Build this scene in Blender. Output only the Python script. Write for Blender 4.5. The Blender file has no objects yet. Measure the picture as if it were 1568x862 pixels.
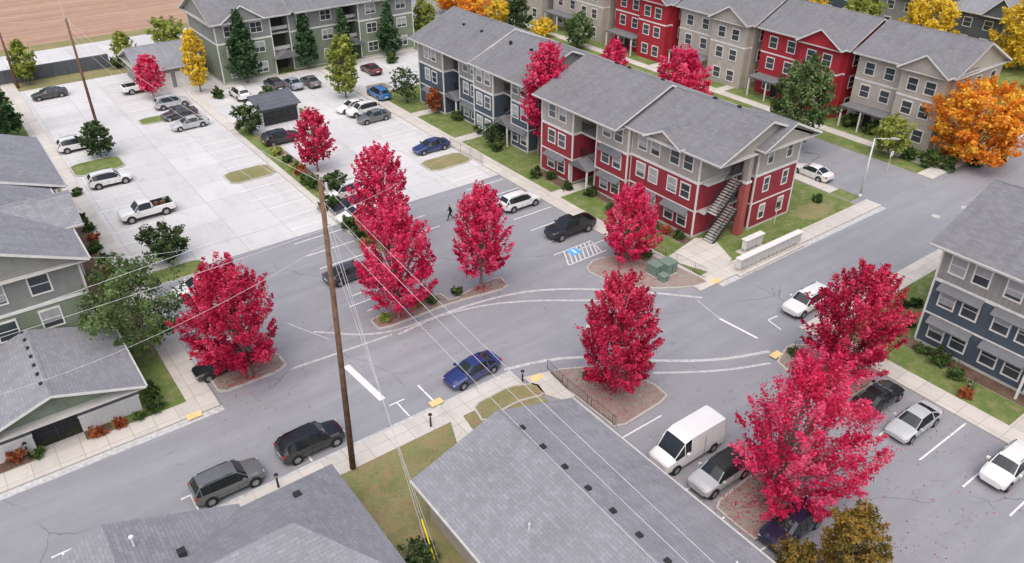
import bpy, math, random
import numpy as np
from mathutils import Vector
random.seed(7)
H=37.0; F=1212.0; TH=math.radians(32.3); AZ=math.radians(36.5)
cT,sT=math.cos(TH),math.sin(TH)
# ---- survey helpers: sight line of the photograph -> world metres on a level plane ----
def G(u,v,z=0.0):
    dz=-F*sT+(431-v)*cT; df=F*cT+(431-v)*sT; dr=u-784
    t=(H-z)/(-dz)
    return (t*(df*math.sin(AZ)+dr*math.cos(AZ)), t*(df*math.cos(AZ)-dr*math.sin(AZ)))
def fdist(x,y): return x*math.sin(AZ)+y*math.cos(AZ)
def zat(x,y,v):
    k=(431-v)/F; d=fdist(x,y); return H-d*(sT-k*cT)/(cT+k*sT)
def depth(x,y,z): return fdist(x,y)*cT+(H-z)*sT
sc=bpy.context.scene; COL=sc.collection
sc.view_settings.view_transform='Standard'; sc.view_settings.look='None'; sc.view_settings.exposure=0
# ---------------- materials ----------------
class NT:
    def __init__(s,name,rough=.8,spec=.3,metal=0):
        s.m=bpy.data.materials.new(name); s.m.use_nodes=True; s.t=s.m.node_tree
        s.b=s.t.nodes['Principled BSDF']; s.b.inputs['Roughness'].default_value=rough
        s.b.inputs['Specular IOR Level'].default_value=spec; s.b.inputs['Metallic'].default_value=metal
        s.tc=None
    def n(s,t,**k):
        o=s.t.nodes.new(t)
        for a,b in k.items(): setattr(o,a,b)
        return o
    def l(s,a,b): s.t.links.new(a,b)
    def co(s):
        if not s.tc: s.tc=s.n('ShaderNodeTexCoord')
        return s.tc.outputs['Object']
    def map(s,scale=(1,1,1),rot=(0,0,0)):
        m=s.n('ShaderNodeMapping'); m.inputs['Scale'].default_value=scale; m.inputs['Rotation'].default_value=rot
        s.l(s.co(),m.inputs[0]); return m.outputs[0]
    def noise(s,scale,detail=4,rough=.6,vec=None,dist=0):
        o=s.n('ShaderNodeTexNoise'); o.inputs['Scale'].default_value=scale; o.inputs['Detail'].default_value=detail
        o.inputs['Roughness'].default_value=rough; o.inputs['Distortion'].default_value=dist
        s.l(vec if vec else s.co(),o.inputs['Vector']); return o.outputs['Fac']
    def ramp(s,fac,stops,interp='LINEAR'):
        r=s.n('ShaderNodeValToRGB'); r.color_ramp.interpolation=interp; e=r.color_ramp.elements
        while len(e)<len(stops): e.new(.5)
        for i,(p,c) in enumerate(stops):
            e[i].position=p; e[i].color=(*c,1) if len(c)==3 else c
        s.l(fac,r.inputs[0]); return r.outputs[0]
    def mix(s,a,b,f,mode='MIX'):
        m=s.n('ShaderNodeMix',data_type='RGBA',blend_type=mode)
        for sock,val in ((m.inputs[0],f),(m.inputs[6],a),(m.inputs[7],b)):
            if isinstance(val,(int,float)): sock.default_value=val
            elif isinstance(val,tuple): sock.default_value=(*val,1)
            else: s.l(val,sock)
        return m.outputs[2]
    def bump(s,h,st=.3,d=.02):
        b=s.n('ShaderNodeBump'); b.inputs['Strength'].default_value=st; b.inputs['Distance'].default_value=d
        s.l(h,b.inputs['Height']); s.l(b.outputs[0],s.b.inputs['Normal'])
    def out(s,c):
        if isinstance(c,tuple): s.b.inputs['Base Color'].default_value=(*c,1)
        else: s.l(c,s.b.inputs['Base Color'])
        return s.m
def sc3(c,k): return tuple(min(.92,x*k) for x in c)
def m_plain(name,c,rough=.7,spec=.3,metal=0,var=.12,vs=2.0):
    q=NT(name,rough,spec,metal); n=q.noise(vs,5)
    return q.out(q.mix(sc3(c,1-var),sc3(c,1+var),q.ramp(n,((.3,(0,0,0)),(.7,(1,1,1))))))
def m_asphalt(name,c,crack=.5):
    q=NT(name,.85,.25)
    big=q.ramp(q.noise(.07,5,.6),((.35,(0,0,0)),(.65,(1,1,1))))
    mid=q.ramp(q.noise(.6,6,.65),((.3,(0,0,0)),(.72,(1,1,1))))
    fine=q.ramp(q.noise(14,3,.7),((.3,(0,0,0)),(.7,(1,1,1))))
    col=q.mix(sc3(c,.86),sc3(c,1.14),big)
    col=q.mix(col,q.mix(sc3(c,.78),sc3(c,1.18),mid),.45)
    col=q.mix(col,q.mix(sc3(c,.6),sc3(c,1.4),fine),.3)
    st=q.ramp(q.noise(1.0,5,.6,q.map((.05,.55,1))),((.4,(0,0,0)),(.62,(1,1,1))))
    col=q.mix(col,q.mix(col,sc3(c,.8),.6),st)
    sp=q.ramp(q.noise(.9,3,.5,q.map((1,1,1),(0,0,.3))),((.66,(0,0,0)),(.76,(1,1,1))))
    col=q.mix(col,sc3(c,.55),q.mix((0,0,0),sp,.5))
    nn=q.n('ShaderNodeTexNoise'); nn.inputs['Scale'].default_value=.5; nn.inputs['Detail'].default_value=5; q.l(q.co(),nn.inputs[0])
    add=q.n('ShaderNodeMixRGB',blend_type='ADD'); add.inputs[0].default_value=1.6; q.l(q.co(),add.inputs[1]); q.l(nn.outputs['Color'],add.inputs[2])
    v=q.n('ShaderNodeTexVoronoi',feature='DISTANCE_TO_EDGE'); v.inputs['Scale'].default_value=.1; q.l(add.outputs[0],v.inputs['Vector'])
    cr=q.ramp(v.outputs['Distance'],((.0,(1,1,1)),(.004,(0,0,0))))
    gate=q.ramp(q.noise(.09,2),((.5,(0,0,0)),(.58,(1,1,1))))
    cf=q.mix((0,0,0),cr,gate)
    col=q.mix(col,q.mix(col,(.06,.06,.07),crack),cf)
    q.bump(fine,.35,.01); return q.out(col)
def m_conc(name,c,jx=4.5,jy=4.5,mort=.03,stain=.4):
    q=NT(name,.85,.25)
    big=q.ramp(q.noise(.12,6,.6),((.33,(0,0,0)),(.66,(1,1,1))))
    mid=q.ramp(q.noise(1.3,6,.7),((.3,(0,0,0)),(.7,(1,1,1))))
    b=q.n('ShaderNodeTexBrick'); b.offset=0; b.inputs['Scale'].default_value=1; b.inputs['Brick Width'].default_value=jx; b.inputs['Row Height'].default_value=jy
    b.inputs['Mortar Size'].default_value=mort; b.inputs['Mortar Smooth'].default_value=.2
    b.inputs['Color1'].default_value=(*sc3(c,.9),1); b.inputs['Color2'].default_value=(*sc3(c,1.07),1); b.inputs['Mortar'].default_value=(*sc3(c,.58),1)
    q.l(q.co(),b.inputs['Vector'])
    col=q.mix(b.outputs['Color'],sc3(c,.7),q.mix((0,0,0),big,.38))
    col=q.mix(col,sc3(c,1.15),q.mix((0,0,0),mid,.3))
    st=q.ramp(q.noise(.35,7,.7,q.map((1.6,.5,1))),((.53,(0,0,0)),(.72,(1,1,1))))
    col=q.mix(col,sc3(c,.6),q.mix((0,0,0),st,stain))
    sp=q.ramp(q.noise(.8,3,.5),((.64,(0,0,0)),(.74,(1,1,1)))); col=q.mix(col,sc3(c,.5),q.mix((0,0,0),sp,stain*.8))
    return q.out(col)
def m_grass(name,a,b,d,furrow=False):
    q=NT(name,.95,.1)
    n1=q.ramp(q.noise(.35,6,.65),((.35,(0,0,0)),(.65,(1,1,1)))); n2=q.ramp(q.noise(5,5,.75),((.3,(0,0,0)),(.7,(1,1,1))))
    n3=q.ramp(q.noise(.9,6,.7),((.47,(0,0,0)),(.64,(1,1,1))))
    col=q.mix(a,b,n1); col=q.mix(col,sc3(b,.4),q.mix((0,0,0),n2,.55)); col=q.mix(col,d,q.mix((0,0,0),n3,.75))
    if furrow:
        f=q.ramp(q.noise(1,4,.6,q.map((.02,.9,1))),((.38,(0,0,0)),(.6,(1,1,1)))); col=q.mix(col,sc3(a,.55),q.mix((0,0,0),f,.6))
    q.bump(n2,.8,.06); return q.out(col)
def m_shingle(name,c,axis):
    q=NT(name,.9,.2)
    vec=q.map((1,1,1),(0,0,math.pi/2 if axis=='y' else 0))
    b=q.n('ShaderNodeTexBrick'); b.inputs['Scale'].default_value=1; b.inputs['Brick Width'].default_value=.5; b.inputs['Row Height'].default_value=.2
    b.inputs['Mortar Size'].default_value=.012; b.inputs['Bias'].default_value=0
    b.inputs['Color1'].default_value=(*sc3(c,.8),1); b.inputs['Color2'].default_value=(*sc3(c,1.18),1); b.inputs['Mortar'].default_value=(*sc3(c,.5),1)
    q.l(vec,b.inputs['Vector'])
    big=q.ramp(q.noise(.25,6,.65),((.35,(0,0,0)),(.65,(1,1,1))))
    st=q.ramp(q.noise(1,5,.6,q.map((.25,1.6,.3) if axis=='y' else (1.6,.25,.3))),((.42,(0,0,0)),(.66,(1,1,1))))
    col=q.mix(b.outputs['Color'],sc3(c,.62),q.mix((0,0,0),st,.6)); col=q.mix(col,sc3(c,1.22),q.mix((0,0,0),big,.35))
    g=q.ramp(q.noise(20,2),((.3,(0,0,0)),(.7,(1,1,1)))); col=q.mix(col,q.mix(sc3(c,.6),sc3(c,1.4),g),.3)
    q.bump(b.outputs['Fac'],.4,.02); return q.out(col)
def m_siding(name,c,period=.19,vert=False):
    q=NT(name,.65,.3)
    sx=q.n('ShaderNodeSeparateXYZ'); q.l(q.co(),sx.inputs[0])
    if vert:
        a=q.n('ShaderNodeMath',operation='ADD'); q.l(sx.outputs[0],a.inputs[0]); q.l(sx.outputs[1],a.inputs[1]); src=a.outputs[0]
    else: src=sx.outputs[2]
    d=q.n('ShaderNodeMath',operation='DIVIDE'); d.inputs[1].default_value=period; q.l(src,d.inputs[0])
    fr=q.n('ShaderNodeMath',operation='FRACT'); q.l(d.outputs[0],fr.inputs[0])
    r=q.ramp(fr.outputs[0],((0,(.0,)*3),(.14,(1,)*3),(1,(.85,)*3)))
    n=q.ramp(q.noise(.8,6,.7),((.3,(0,0,0)),(.7,(1,1,1))))
    col=q.mix(sc3(c,.83),sc3(c,1.14),n); col=q.mix(sc3(c,.55),col,r)
    q.bump(r,.5,.02); return q.out(col)
def m_glass(name,c,rough=.08):
    q=NT(name,rough,.6); return q.out(q.mix(sc3(c,.6),sc3(c,1.5),q.noise(.6,3)))
def m_leaf(name,stops):
    q=NT(name,.6,.2); a=q.n('ShaderNodeAttribute'); a.attribute_name='var'
    col=q.ramp(a.outputs['Fac'],stops); q.l(col,q.b.inputs['Base Color'])
    tr=q.n('ShaderNodeBsdfTranslucent'); q.l(col,tr.inputs[0])
    ms=q.n('ShaderNodeMixShader'); ms.inputs[0].default_value=.42
    q.l(q.b.outputs[0],ms.inputs[1]); q.l(tr.outputs[0],ms.inputs[2])
    o=[n for n in q.t.nodes if n.type=='OUTPUT_MATERIAL'][0]; q.l(ms.outputs[0],o.inputs[0]); return q.m
M={}
M['asphalt']=m_asphalt('asphalt',(.295,.3,.325),.6)
M['concrete_lot']=m_conc('concrete_lot',(.6,.595,.595),4.6,4.6,.035)
M['sidewalk']=m_conc('sidewalk_concrete',(.6,.565,.52),1.5,1.5,.03)
M['kerb']=m_conc('kerb_concrete',(.5,.475,.44),3,3,.02)
M['gutter']=m_plain('gutter_concrete',(.5,.5,.5),var=.25,vs=3)
M['paint']=m_plain('road_paint_white',(.76,.76,.76),var=.25,vs=5)
M['paint_w']=m_plain('worn_road_paint',(.74,.74,.75),var=.25,vs=4)
M['bluep']=m_plain('blue_road_paint',(.12,.42,.78))
M['yellow']=m_plain('tactile_yellow',(.75,.57,.27))
M['grass']=m_grass('lawn_grass',(.14,.22,.06),(.22,.29,.09),(.31,.28,.15))
M['grass_dry']=m_grass('dry_grass',(.22,.26,.1),(.38,.34,.18),(.34,.24,.14))
M['mulch']=m_grass('bark_mulch',(.33,.28,.23),(.4,.34,.29),(.24,.17,.13))
M['mulch_r']=m_grass('mulch_with_leaves',(.38,.32,.28),(.42,.37,.32),(.36,.22,.2))
M['mulch_b']=m_grass('brown_mulch',(.18,.11,.085),(.25,.165,.13),(.12,.075,.055))
M['field']=m_grass('ploughed_field',(.56,.35,.26),(.64,.43,.33),(.42,.28,.2),True)
RC=(.265,.27,.295); RD_=(.205,.205,.218)
M['shx']=m_shingle('roof_shingles_x',RC,'x'); M['shy']=m_shingle('roof_shingles_y',RC,'y')
M['shxd']=m_shingle('dark_shingles_x',RD_,'x'); M['shyd']=m_shingle('dark_shingles_y',RD_,'y')
M['red']=m_siding('red_lap_siding',(.31,.038,.052)); M['blue']=m_siding('blue_grey_lap_siding',(.08,.108,.14))
M['beige']=m_siding('beige_batten_siding',(.40,.37,.335),.4,True); M['grey_b']=m_siding('grey_batten_siding',(.30,.29,.275),.4,True)
M['sage']=m_siding('sage_lap_siding',(.22,.26,.19)); M['greyg']=m_siding('grey_lap_siding',(.28,.285,.27))
M['tan']=m_siding('tan_lap_siding',(.47,.42,.37)); M['red2']=m_siding('bright_red_siding',(.42,.03,.045))
M['dkgrey']=m_siding('dark_grey_siding',(.12,.13,.15))
M['trim']=m_plain('white_trim',(.72,.71,.69),.5); M['trimg']=m_plain('grey_trim',(.5,.49,.47),.5)
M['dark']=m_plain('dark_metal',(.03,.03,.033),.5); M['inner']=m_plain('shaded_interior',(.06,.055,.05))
M['glass']=m_glass('window_glass',(.05,.06,.07)); M['blind']=m_plain('window_blinds',(.36,.37,.38),.3,.6)
M['brickm']=m_plain('brick',(.36,.1,.085),vs=12,var=.25); M['white_brick']=m_plain('painted_block',(.66,.66,.65),vs=5)
M['awn']=m_plain('metal_awning',(.16,.165,.175),.45,.5); M['wood']=m_plain('weathered_wood_pole',(.18,.105,.07),.9,.1,var=.35,vs=3)
M['bark']=m_plain('tree_bark',(.2,.155,.13),.95,.1,var=.3,vs=6); M['steel']=m_plain('painted_steel_pole',(.66,.67,.68),.4)
M['wire']=m_plain('aluminium_wire',(.6,.6,.62),.5); M['ygd']=m_plain('yellow_guy_guard',(.85,.7,.03),.4)
M['tgreen']=m_plain('transformer_green',(.17,.24,.2),.5)
M['tire']=m_plain('tyre_rubber',(.02,.02,.021),.8); M['rim']=m_plain('alloy_rim',(.4,.41,.42),.3,.5,.6)
M['cglass']=m_glass('car_glass',(.02,.024,.028),.04); M['lred']=m_plain('tail_light',(.45,.01,.01),.2,.6); M['lwh']=m_plain('head_light',(.75,.76,.78),.1,.8)
M['plast']=m_plain('black_plastic',(.03,.03,.03),.6)
C3=lambda a,b,c:((0.05,a),(.5,b),(.95,c))
LEAF={'crimson':C3((.40,.006,.045),(.78,.03,.14),(.92,.19,.33)),
'deep':C3((.28,.006,.03),(.60,.02,.09),(.86,.11,.22)),
'green':C3((.05,.09,.03),(.13,.2,.07),(.26,.35,.15)),
'dkgreen':C3((.03,.055,.022),(.07,.115,.045),(.15,.2,.08)),
'conifer':C3((.025,.06,.025),(.06,.13,.055),(.13,.22,.1)),
'ygreen':C3((.14,.2,.03),(.32,.38,.08),(.5,.52,.14)),
'yellow':C3((.5,.34,.02),(.85,.6,.05),(.92,.78,.15)),
'orange':C3((.6,.13,.015),(.9,.36,.04),(.92,.66,.09)),
'olive':C3((.1,.09,.02),(.24,.19,.05),(.5,.28,.06)),
'shrub':C3((.025,.06,.015),(.08,.14,.04),(.18,.25,.08)),
'rust':C3((.25,.06,.03),(.45,.12,.05),(.55,.22,.08))}
for k,v in LEAF.items(): M['L_'+k]=m_leaf('foliage_'+k,v)
PAINT={}
def paint(c):
    if c not in PAINT:
        q=NT('car_paint_%d'%len(PAINT),.28,.5); q.b.inputs['Coat Weight'].default_value=.8; q.b.inputs['Coat Roughness'].default_value=.04
        q.out(q.mix(sc3(c,.93),sc3(c,1.05),q.noise(3,4))); PAINT[c]=q.m
    return PAINT[c]
# ---------------- mesh builder ----------------
class B:
    def __init__(s,name,parent=None):
        s.name=name; s.v=[]; s.f=[]; s.mi=[]; s.mats=[]; s.sm=[]; s.smooth=False
    def mat(s,m):
        if m not in s.mats: s.mats.append(m)
        return s.mats.index(m)
    def face(s,pts,m):
        i=len(s.v); s.v+= [tuple(p) for p in pts]; s.f.append(list(range(i,i+len(pts)))); s.mi.append(s.mat(m)); s.sm.append(s.smooth)
    def mesh(s,verts,faces,m):
        i=len(s.v); s.v+=[tuple(p) for p in verts]; k=s.mat(m)
        for f in faces: s.f.append([i+a for a in f]); s.mi.append(k); s.sm.append(s.smooth)
    def box(s,x0,x1,y0,y1,z0,z1,m):
        if x0>x1:x0,x1=x1,x0
        if y0>y1:y0,y1=y1,y0
        vs=[(x0,y0,z0),(x1,y0,z0),(x1,y1,z0),(x0,y1,z0),(x0,y0,z1),(x1,y0,z1),(x1,y1,z1),(x0,y1,z1)]
        s.mesh(vs,[(3,2,1,0),(4,5,6,7),(0,1,5,4),(1,2,6,5),(2,3,7,6),(3,0,4,7)],m)
    def tube(s,p,q,r0,r1,m,n=8,caps=True):
        p=Vector(p);q=Vector(q);d=(q-p).normalized(); a=d.cross(Vector((0,0,1)) if abs(d.z)<.9 else Vector((1,0,0))).normalized(); b=d.cross(a)
        vs=[];
        for c,r in((p,r0),(q,r1)):
            for i in range(n):
                t=2*math.pi*i/n; vs.append(c+a*math.cos(t)*r+b*math.sin(t)*r)
        fs=[(i,(i+1)%n,n+(i+1)%n,n+i) for i in range(n)]
        if caps: fs+= [tuple(range(n-1,-1,-1)),tuple(range(n,2*n))]
        s.mesh(vs,fs,m)
    def prism(s,pts,z0,z1,mt,ms=None):
        n=len(pts); a=sum(pts[i][0]*pts[(i+1)%n][1]-pts[(i+1)%n][0]*pts[i][1] for i in range(n))
        if a<0: pts=pts[::-1]
        s.face([(x,y,z1) for x,y in pts],mt)
        for i in range(n):
            x,y=pts[i];X,Y=pts[(i+1)%n]; s.face([(x,y,z0),(X,Y,z0),(X,Y,z1),(x,y,z1)],ms or mt)
    def obj(s,parent=None,loc=None,rotz=0):
        me=bpy.data.meshes.new(s.name); me.from_pydata(s.v,[],s.f)
        for m in s.mats: me.materials.append(m if not isinstance(m,str) else M[m])
        me.polygons.foreach_set('material_index',s.mi); me.polygons.foreach_set('use_smooth',s.sm); me.update()
        o=bpy.data.objects.new(s.name,me); COL.objects.link(o)
        if parent: o.parent=parent
        if loc: o.location=loc
        o.rotation_euler.z=rotz
        return o
def empty(name):
    e=bpy.data.objects.new(name,None); COL.objects.link(e); return e
def chaikin(p,k=2):
    for _ in range(k):
        r=[]
        for i in range(len(p)):
            a=p[i];b=p[(i+1)%len(p)]
            r+=[(a[0]*.85+b[0]*.15,a[1]*.85+b[1]*.15),(a[0]*.15+b[0]*.85,a[1]*.15+b[1]*.85)]
        p=r
    return p
def inset(p,d):
    n=len(p); a=sum(p[i][0]*p[(i+1)%n][1]-p[(i+1)%n][0]*p[i][1] for i in range(n))
    if a<0: p=p[::-1]
    out=[]
    for i in range(n):
        A=Vector(p[i-1]);Bq=Vector(p[i]);C=Vector(p[(i+1)%n]); e=(Bq-A).normalized()+(C-Bq).normalized(); e.normalize()
        out.append((Bq.x-e.y*d,Bq.y+e.x*d))
    return out
ISL=[]
def island(name,pts,fill,k=2):
    p=chaikin(pts,k) if k else pts
    b=B(name); b.prism(p,0,.13,'kerb'); b.prism(inset(p,.17),.12,.15,fill); ISL.append(p); return b.obj()
def R(x0,x1,y0,y1): return [(x0,y0),(x1,y0),(x1,y1),(x0,y1)]
def PX(*a): return [G(u,v) for u,v in a]
def sheet(name,pts,z,m):
    b=B(name); n=len(pts); a=sum(pts[i][0]*pts[(i+1)%n][1]-pts[(i+1)%n][0]*pts[i][1] for i in range(n))
    if a<0: pts=pts[::-1]
    b.face([(x,y,z) for x,y in pts],m); return b.obj()
def slab(name,pts,z1,mt,ms='kerb'):
    b=B(name); b.prism(pts,0,z1,mt,ms); return b.obj()
# ---------------- ground ----------------
sheet('ground',R(-900,1100,-900,1100),0,'grass_dry')
sheet('asphalt_road',R(-80,260,-10,65.8),.004,'asphalt')
sheet('street',R(74,84,65.8,260),.004,'asphalt')
sheet('concrete_parking_lot',R(8.6,48,65.8,128.5),.008,'concrete_lot')
sheet('concrete_driveway',R(48.004,64,98,112.5),.008,'concrete_lot')
sheet('far_street',R(-200,72,136,149),.008,'concrete_lot')
sheet('ploughed_field',R(-400,60,153,600),.006,'field')
slab('lawn',R(-80,6.9,47.8,133),.1,'grass'); 
slab('lawn',R(-30,27.4,-5,35),.1,'grass_dry')
slab('lawn',R(48.6,72,37.8,97.5),.1,'grass'); slab('lawn',R(33,62,113.8,132),.1,'grass'); slab('lawn',R(64.2,72,97.5,132),.1,'grass')
slab('lawn',R(50.9,75,-20,26),.1,'grass'); slab('lawn',R(84.3,260,38.3,260),.1,'grass'); slab('lawn',R(84.3,260,-40,27),.1,'grass')
slab('planting_bed',R(4.3,6.75,66,100),.12,'mulch_b'); slab('planting_bed',R(-12,2,47.9,49),.125,'mulch_b')
slab('planting_bed',R(51.6,52.9,42,56),.12,'mulch_b'); slab('planting_bed',R(50.2,51.8,59,64),.12,'mulch_b'); slab('planting_bed',R(53.6,54.9,1,22),.12,'mulch_b')
sheet('dry_lawn_patch',chaikin(PX((1215,322),(1250,308),(1282,318),(1250,338),(1225,336)),3),.106,'grass_dry')
def sw(pts,z=.125): return slab('sidewalk',pts,z,'sidewalk')
sw(R(-80,8.7,46.1,47.8)); sw(R(6.9,8.7,47.801,135),.128); sw(R(2.2,27.2,35,36.8)); sw(R(46.8,48.6,36.1,112)); sw(R(48.601,74,36.1,37.8))
sw(R(49.1,50.9,-12,27.8)); sw(R(50.901,76,26,27.8)); sw(R(48.6,64,112.31,113.8)); sw(R(28,48.599,112.3,113.8)); sw(R(72.2,73.8,41,200)); sw(R(87,88.6,38.4,200),.13); sw(R(84.3,200,36.4,38.2),.13)
sw(R(50.901,55,9.6,12.2),.13); sw(R(27.3,28.5,96.2,112.29),.13)
for y in (48.2,57.2,76,86.5): sw(R(48.6,53,y,y+1.5),.13)
sw(PX((1018,398),(1064,366),(1092,366),(1120,398),(1104,424)),.132)
for y in (44,55.5,69.5,83): sw(R(88.6,92,y,y+1.4),.135)
slab('lawn',R(72.2,74,38.5,41),.12,'grass')
sw(PX((688,640),(704,632),(730,668),(700,680)),.13); sw(PX((800,580),(842,570),(880,608),(866,616),(836,606)),.13)
for (u,v) in ((298,638),(668,618),(822,580),(1188,545),(1096,432)):
    x,y=G(u,v); b=B('tactile_paving'); b.box(x-.5,x+.5,y-.3,y+.3,.12,.14,'yellow'); b.obj()
island('tree_island',R(9,14.3,47.2,49.8),'mulch'); island('tree_island',R(8.8,14.2,64.6,67.2),'grass'); island('tree_island',R(8.8,14.2,92.6,96.6),'grass')
island('tree_island',R(22,27.2,80.6,84),'grass_dry',1); island('tree_island',R(41.2,46.7,70.5,73.8),'grass_dry',1)
slab('median_walk',R(27.3,28.0,58.5,96),.13,'sidewalk'); slab('median_strip',R(28.001,29.3,58.5,96),.14,'grass'); slab('median_strip',R(29.301,30.4,58.5,93),.135,'mulch')
island('tree_island',R(28.6,38,96.3,99),'grass_dry',1); island('tree_island',R(19,24,104.5,107),'grass'); island('tree_island',R(48.65,52,98.5,101.5),'mulch')
island('tree_island',PX((564,490),(582,508),(690,466),(782,441),(766,424),(735,436),(690,462),(672,448)),'mulch',1)
island('tree_island',PX((895,415),(908,398),(985,386),(1088,432),(1062,441),(1000,444),(935,434)),'mulch_r',1)
island('tree_island',PX((838,568),(925,560),(1002,588),(1026,610),(946,660),(905,628),(868,598)),'mulch_r',1)
island('tree_island',PX((1186,560),(1205,528),(1270,530),(1340,572),(1338,590),(1300,612)),'mulch_r',1)
island('tree_island',PX((1090,775),(1148,728),(1180,722),(1250,755),(1160,832),(1128,808)),'mulch_r',1)
island('grass_verge',PX((722,622),(780,592),(822,588),(836,606),(790,618),(740,650)),'grass_dry',1)
# markings
mk=B('road_markings'); mw=B('parking_stall_lines'); gt=B('concrete_gutter_bands')
def rect(b,x0,x1,y0,y1,m,z=.014): b.face([(x0,y0,z),(x1,y0,z),(x1,y1,z),(x0,y1,z)],m)
def line(b,p,q,w,m,z=.014):
    p=Vector(p);q=Vector(q);d=(q-p).normalized();n=Vector((-d.y,d.x))*w/2
    b.face([(*(p-n),z),(*(q-n),z),(*(q+n),z),(*(p+n),z)],m)
def ribbon(b,pts,w,m,z=.010):
    P=[Vector(p) for p in pts]
    for _ in range(3):
        Q=[P[0]]
        for a,c in zip(P,P[1:]): Q+=[a*.75+c*.25,a*.25+c*.75]
        Q.append(P[-1]); P=Q
    L=[];Rr=[]
    for i,p in enumerate(P):
        d=(P[min(i+1,len(P)-1)]-P[max(i-1,0)]).normalized(); n=Vector((-d.y,d.x))*w/2; L.append(p+n);Rr.append(p-n)
    for i in range(len(P)-1): b.face([(*Rr[i],z),(*Rr[i+1],z),(*L[i+1],z),(*L[i],z)],m)
def stalls(x0,x1,y0,y1,step=2.8,m='paint_w'):
    y=y0
    while y<=y1+.01: rect(mw,x0,x1,y-.06,y+.06,m); y+=step
stalls(9.0,13.8,68.5,91,); stalls(9,13.8,98,126); stalls(22.2,27.1,59,79.5); stalls(22.2,27.1,85.3,94); stalls(19,24,108,126)
stalls(30.5,35.2,59.5,93); stalls(41.8,46.6,75,98); stalls(41.8,46.6,45,69.5,m='paint'); stalls(9.2,13.9,50.6,64,m='paint'); stalls(22.5,27.2,50.5,57,m='paint')
stalls(43.1,48.9,-3,20.2,2.85,'paint'); stalls(27.6,32.8,-1.5,27.5,2.85,'paint')
for x in np.arange(31,62,2.8): rect(mw,x-.06,x+.06,107.2,112.1,'paint_w')
for x in np.arange(-10,25,7.2):
    rect(mw,x-.06,x+.06,37.3,39.0,'paint'); rect(mw,x-.6,x+.6,39.0,39.12,'paint')
line(mk,G(530,560),G(586,612),.5,'paint'); line(mk,G(1102,488),G(1160,518),.22,'paint'); line(mk,G(1068,460),G(1102,488),.1,'gutter')
line(mk,G(640,590),G(683,633),.14,'paint'); line(mk,G(1176,490),G(1196,505),.12,'paint'); line(mk,G(1176,490),G(1190,484),.12,'paint')
line(mk,G(535,470),G(575,455),.12,'paint'); line(mk,G(440,495),G(505,520),.1,'gutter')
ribbon(gt,PX((480,508),(585,515),(680,480),(780,460),(930,460)),.22,'gutter')
ribbon(gt,PX((610,512),(690,475),(790,447),(880,441),(1000,448),(1075,456)),.26,'gutter',.0115)
ribbon(gt,PX((772,566),(840,550),(900,546),(1000,553),(1100,552),(1178,538)),.3,'gutter'); ribbon(gt,PX((1000,571),(1060,570),(1120,566),(1180,556)),.22,'gutter')
ribbon(gt,PX((446,565),(520,540),(600,512)),.22,'gutter',.0125)
rect(gt,-80,8.8,45.5,46.08,'gutter',.010); rect(gt,2.2,27.3,36.82,37.2,'gutter',.010); rect(gt,49,74,35.5,36.08,'gutter',.010)
rect(gt,8.75,9.0,50,65.5,'gutter',.012); 
x0,x1,y0,y1=40.6,45.2,46.2,48.4
rect(mk,x0,x1,y0-.05,y0+.05,'paint');rect(mk,x0,x1,y1-.05,y1+.05,'paint')
for i in range(9):
    a=x0+i*.5; line(mk,(a,y0+.06),(min(a+1.2,x1),y1-.06),.1,'paint')
sx_,sy_=G(879,385); rect(mk,sx_-.55,sx_+.55,sy_-.55,sy_+.55,'bluep',.018); rect(mk,sx_-.1,sx_+.1,sy_-.35,sy_+.35,'paint',.022)
mk.obj(); mw.obj(); gt.obj()
for (u,v) in ((1433,331),(1478,318),(905,500)):
    x,y=G(u,v); b=B('manhole_cover'); b.prism([(x+.42*math.cos(t*math.pi/10),y+.42*math.sin(t*math.pi/10)) for t in range(20)],.003,.016,'trimg'); b.obj()
# ---------------- trees ----------------
def tubes(pts,rad,n=7):
    V=[];Q=[]
    for i,(p,r) in enumerate(zip(pts,rad)):
        d=(pts[min(i+1,len(pts)-1)]-pts[max(i-1,0)]); d=d/np.linalg.norm(d)
        a=np.cross(d,[1,0,0] if abs(d[0])<.8 else [0,1,0]); a/=np.linalg.norm(a); b=np.cross(d,a)
        for k in range(n): V.append(p+r*(a*math.cos(2*math.pi*k/n)+b*math.sin(2*math.pi*k/n)))
    for i in range(len(pts)-1):
        for k in range(n): Q.append((i*n+k,i*n+(k+1)%n,(i+1)*n+(k+1)%n,(i+1)*n+k))
    return V,Q
def quadmesh(name,V,Q,mi,var,mats):
    me=bpy.data.meshes.new(name); nv=len(V);nq=len(Q)
    me.vertices.add(nv); me.vertices.foreach_set('co',np.asarray(V,dtype=np.float32).ravel())
    me.loops.add(nq*4); me.loops.foreach_set('vertex_index',np.asarray(Q,dtype=np.int32).ravel())
    me.polygons.add(nq); me.polygons.foreach_set('loop_start',np.arange(0,nq*4,4,dtype=np.int32))
    me.polygons.foreach_set('material_index',np.asarray(mi,dtype=np.int32))
    me.update(calc_edges=True)
    at=me.attributes.new('var','FLOAT','FACE'); at.data.foreach_set('value',np.asarray(var,dtype=np.float32))
    for m in mats: me.materials.append(M[m])
    o=bpy.data.objects.new(name,me); COL.objects.link(o); return o
def norm(a): return a/np.maximum(np.linalg.norm(a,axis=-1,keepdims=True),1e-6)
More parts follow.
